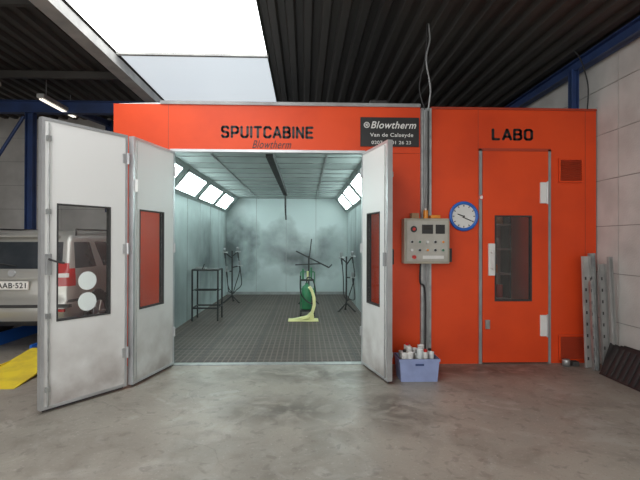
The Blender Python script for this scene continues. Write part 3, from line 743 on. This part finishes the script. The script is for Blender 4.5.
# ------------------------------------------------------------------ car (rear view) on lift
def car(cx, y0, zb):
    e = empty('car')
    Zs = [.22,.30,.42,.56,.60,.74,.80,.93,.99,1.06,1.14,1.30,1.46,1.54,1.60,1.635]
    def lerp(t, tab):
        for (a, va), (c, vc) in zip(tab, tab[1:]):
            if t <= c: return va+(vc-va)*max(0, (t-a))/(c-a)
        return tab[-1][1]
    yr = [(.22,.10),(.3,.03),(.42,0),(.58,.0),(.60,.05),(.8,.06),(1.0,.10),(1.06,.13),(1.54,.42),(1.60,.50),(1.635,.75)]
    yf = [(.22,4.25),(.3,4.36),(.56,4.40),(.74,4.34),(.80,4.25),(.93,3.95),(.99,3.55),(1.06,3.35),(1.54,2.55),(1.60,2.40),(1.635,2.1)]
    hw = [(.22,.80),(.30,.855),(.56,.885),(.80,.885),(1.0,.865),(1.06,.85),(1.54,.68),(1.60,.62),(1.635,.45)]
    Xs = [-1,-.95,-.88,-.74,-.5,-.3,0,.3,.5,.74,.88,.95,1]
    Ys = [0,.03,.08,.15,.22,.30,.40,.50,.58,.66,.76,.86,.94,.98,1]
    def pos(x, y, z):
        h = lerp(z, hw)*(1-.10*abs(2*y-1)**10-.02*abs(2*y-1)**2)
        Y = lerp(z, yr)+(lerp(z, yf)-lerp(z, yr))*y
        if y < .5: Y += .10*abs(x)**3*(1-2*y)
        else: Y -= .25*abs(x)**3*(2*y-1)
        Z = z+ (.02*(1-x*x) if z > 1.55 else 0)
        return Vector((cx+x*h, y0+Y, zb+Z))
    b = B(); S, G, K, R_ = M['silver'], M['carglass'], M['dark'], M['tail']
    def quad(a, m): b._f(a, [(0,1,2,3)], m, None, True)
    for zi in range(len(Zs)-1):
        za, zc = Zs[zi], Zs[zi+1]; zm = (za+zc)/2
        for yy in (0, 1):
            for xi in range(len(Xs)-1):
                xa, xc = Xs[xi], Xs[xi+1]; xm = abs((xa+xc)/2); m = S
                if 1.06 < zm < 1.46 and xm < .86: m = G
                if yy == 0 and .80 < zm < 1.14 and xm > .76: m = R_
                if yy == 0 and .93 < zm < .99 and xm > .76: m = M['plate']
                if zm < .30: m = K
                if yy == 1 and .74 < zm < .93 and xm > .6: m = M['plate']
                quad([pos(xa,yy,za),pos(xc,yy,za),pos(xc,yy,zc),pos(xa,yy,zc)], m)
        for sx in (-1, 1):
            for yi in range(len(Ys)-1):
                ya, yc = Ys[yi], Ys[yi+1]; ym = (ya+yc)/2; m = S
                if 1.06 < zm < 1.46 and .035 < ym < .96 and yi not in (4, 7): m = G
                if .80 < zm < 1.06 and ym < .03: m = R_
                if zm < .30: m = K
                if .56<zm<.60 : m = K
                quad([pos(sx,ya,za),pos(sx,yc,za),pos(sx,yc,zc),pos(sx,ya,zc)], m)
    for z, m in ((Zs[-1], S), (Zs[0], K)):
        for xi in range(len(Xs)-1):
            for yi in range(len(Ys)-1):
                quad([pos(Xs[xi],Ys[yi],z),pos(Xs[xi+1],Ys[yi],z),pos(Xs[xi+1],Ys[yi+1],z),pos(Xs[xi],Ys[yi+1],z)], m)
    bmesh.ops.remove_doubles(b.bm, verts=b.bm.verts[:], dist=.0008)
    b.done('body', e)
    b = B()
    for sx in (-1, 1):
        for wy in (.85, 3.45):
            x = cx+sx*.80; w = (x, y0+wy, zb+.31)
            b.cyl((cx+sx*.6, w[1], w[2]+.02), (cx+sx*.893, w[1], w[2]+.02), .365, K, 32)
            b.cyl((cx+sx*.68, w[1], w[2]), (cx+sx*.90, w[1], w[2]), .31, M['black'], 32)
            b.cyl((cx+sx*.86, w[1], w[2]), (cx+sx*.91, w[1], w[2]), .20, M['alu'], 24)
            for k in range(5):
                a = k*2*math.pi/5; b.cyl((cx+sx*.905, w[1], w[2]), (cx+sx*.915, w[1]+.19*math.cos(a), w[2]+.19*math.sin(a)), .02, M['silver'], 8)
    b.done('wheels', e)
    b = B(); z = zb
    b.box(cx-.27, cx+.27, y0+.015, y0+.045, z+.765, z+.885, M['plate'], bev=.004)
    b.text('1·AAB·521', cx-.24, cx+.24, z+.785, z+.865, y0+.015, M['black'], off=.01)
    b.box(cx-.62, cx+.62, y0+.03, y0+.07, z+.905, z+.93, M['silver'], bev=.004)
    b.box(cx-.86, cx+.86, y0-.012, y0+.09, z+.50, z+.545, K, bev=.008)
    b.cyl((cx, y0+.10, z+1.0), (cx, y0+.06, z+1.0), .05, M['alu'], 20)
    b.cyl((cx+.02, y0+.14, z+1.10), (cx-.38, y0+.17, z+1.16), .010, K, 6)
    b.box(cx-.5, cx+.5, y0+.36, y0+.46, z+1.53, z+1.56, M['silver'], bev=.01)
    for sx in (-1,1):
        b.cyl((cx+sx*.66, y0+.6, z+1.66), (cx+sx*.64, y0+2.3, z+1.68), .014, K, 8)
        b.cyl((cx+sx*.66, y0+.6, z+1.66), (cx+sx*.66, y0+.6, z+1.56), .014, K, 8); b.cyl((cx+sx*.64, y0+2.3, z+1.68), (cx+sx*.64, y0+2.3, z+1.56), .014, K, 8)
        b.box(cx+sx*.90, cx+sx*1.06, y0+2.95, y0+3.07, z+1.02, z+1.17, M['silver'], bev=.03); b.box(cx+sx*.82, cx+sx*.92, y0+3.0, y0+3.04, z+1.05, z+1.08, K)
        b.box(cx+sx*.80, cx+sx*.55, y0-.005, y0+.03, z+.44, z+.48, R_, bev=.004)
        for hy in (1.55, 2.5): b.box(cx+sx*.878, cx+sx*.895, y0+hy, y0+hy+.18, z+.92, z+.95, M['silver'], bev=.006)
    b.done('trim', e)
    return e
CX = -4.30
car(CX, 6.55, .17)
b = B()
for sx in (-1, 1):
    c = CX+sx*.80
    b.box(c-.28, c+.28, 6.25, 10.6, .03, .165, M['bluesteel'], bev=.01)
    b.box(c-.31, c-.28, 6.25, 10.5, .0, .20, M['blue']); b.box(c+.28, c+.31, 6.25, 10.5, .0, .20, M['blue'])
    b.ext([(c-.28, 5.0, .002), (c-.28, 6.24, .165), (c-.28, 6.24, .13), (c-.28, 5.05, 0.0)], (.56,0,0), M['yellow'])
    b.box(c-.28, c-.26, 5.6, 6.24, .0, .11, M['yellow']); b.box(c+.26, c+.28, 5.6, 6.24, .0, .11, M['yellow'])
b.done('car_lift')

# shelving & posters behind
b = B(); x0, x1, y0, y1 = -4.9, -3.3, 11.2, 11.6; m = M['grey']
for x in (x0, x1-.04):
    for y in (y0, y1-.04): b.box(x, x+.04, y, y+.04, 0, 2.3, m)
for z in (.2, .7, 1.2, 1.7, 2.2):
    b.box(x0, x1, y0, y1, z, z+.025, m); x = x0+.07
    while x < x1-.2:
        w = random.uniform(.08,.2); h = random.uniform(.12,.36)
        mm = random.choice([M['blue'], M['cardboard'], M['white'], M['red'], M['black'], M['beige'], M['crate']])
        if random.random() < .4: b.cyl((x+w/2, y0+.15, z+.026), (x+w/2, y0+.15, z+h*.8), w/2, mm, 14)
        else: b.box(x, x+w, y0+.05, y0+.3, z+.026, z+h, mm)
        x += w+.03
b.done('storage_shelving')

# ------------------------------------------------------------------ light
w = bpy.data.worlds.new('w'); sc.world = w; w.use_nodes = True
bg = w.node_tree.nodes['Background']; bg.inputs[0].default_value = (0.93,0.96,1,1); bg.inputs[1].default_value = 0.95
def area(name, loc, rot, sx, sy, p, col):
    l = bpy.data.lights.new(name, 'AREA'); l.shape = 'RECTANGLE'; l.size = sx; l.size_y = sy; l.energy = p; l.color = col
    o = bpy.data.objects.new(name, l); o.location = loc; o.rotation_euler = rot; sc.collection.objects.link(o)
area('doorway_daylight', (-2, -5.0, 2.6), (math.radians(88), 0, 0), 9, 4, 290, (1,.96,.91))
area('lab_fill_light', (2.8, 7.2, 3.3), (0, 0, 0), 1.2, .3, 7, (1,.9,.75))  # added weak fill so the lab shelf shows through the glass; no fitting there
# ------------------------------------------------------------------ camera
cd = bpy.data.cameras.new('camera'); cd.sensor_width = 36; cd.lens = F/640*36; cd.clip_end = 200
co = bpy.data.objects.new('camera', cd); co.location = (0, 0, CH)
co.rotation_euler = (Matrix.Rotation(-YAW, 3, 'Z') @ Matrix.Rotation(math.radians(90.26), 3, 'X') @ Matrix.Rotation(math.radians(0.15), 3, 'Z')).to_euler()
sc.collection.objects.link(co); sc.camera = co
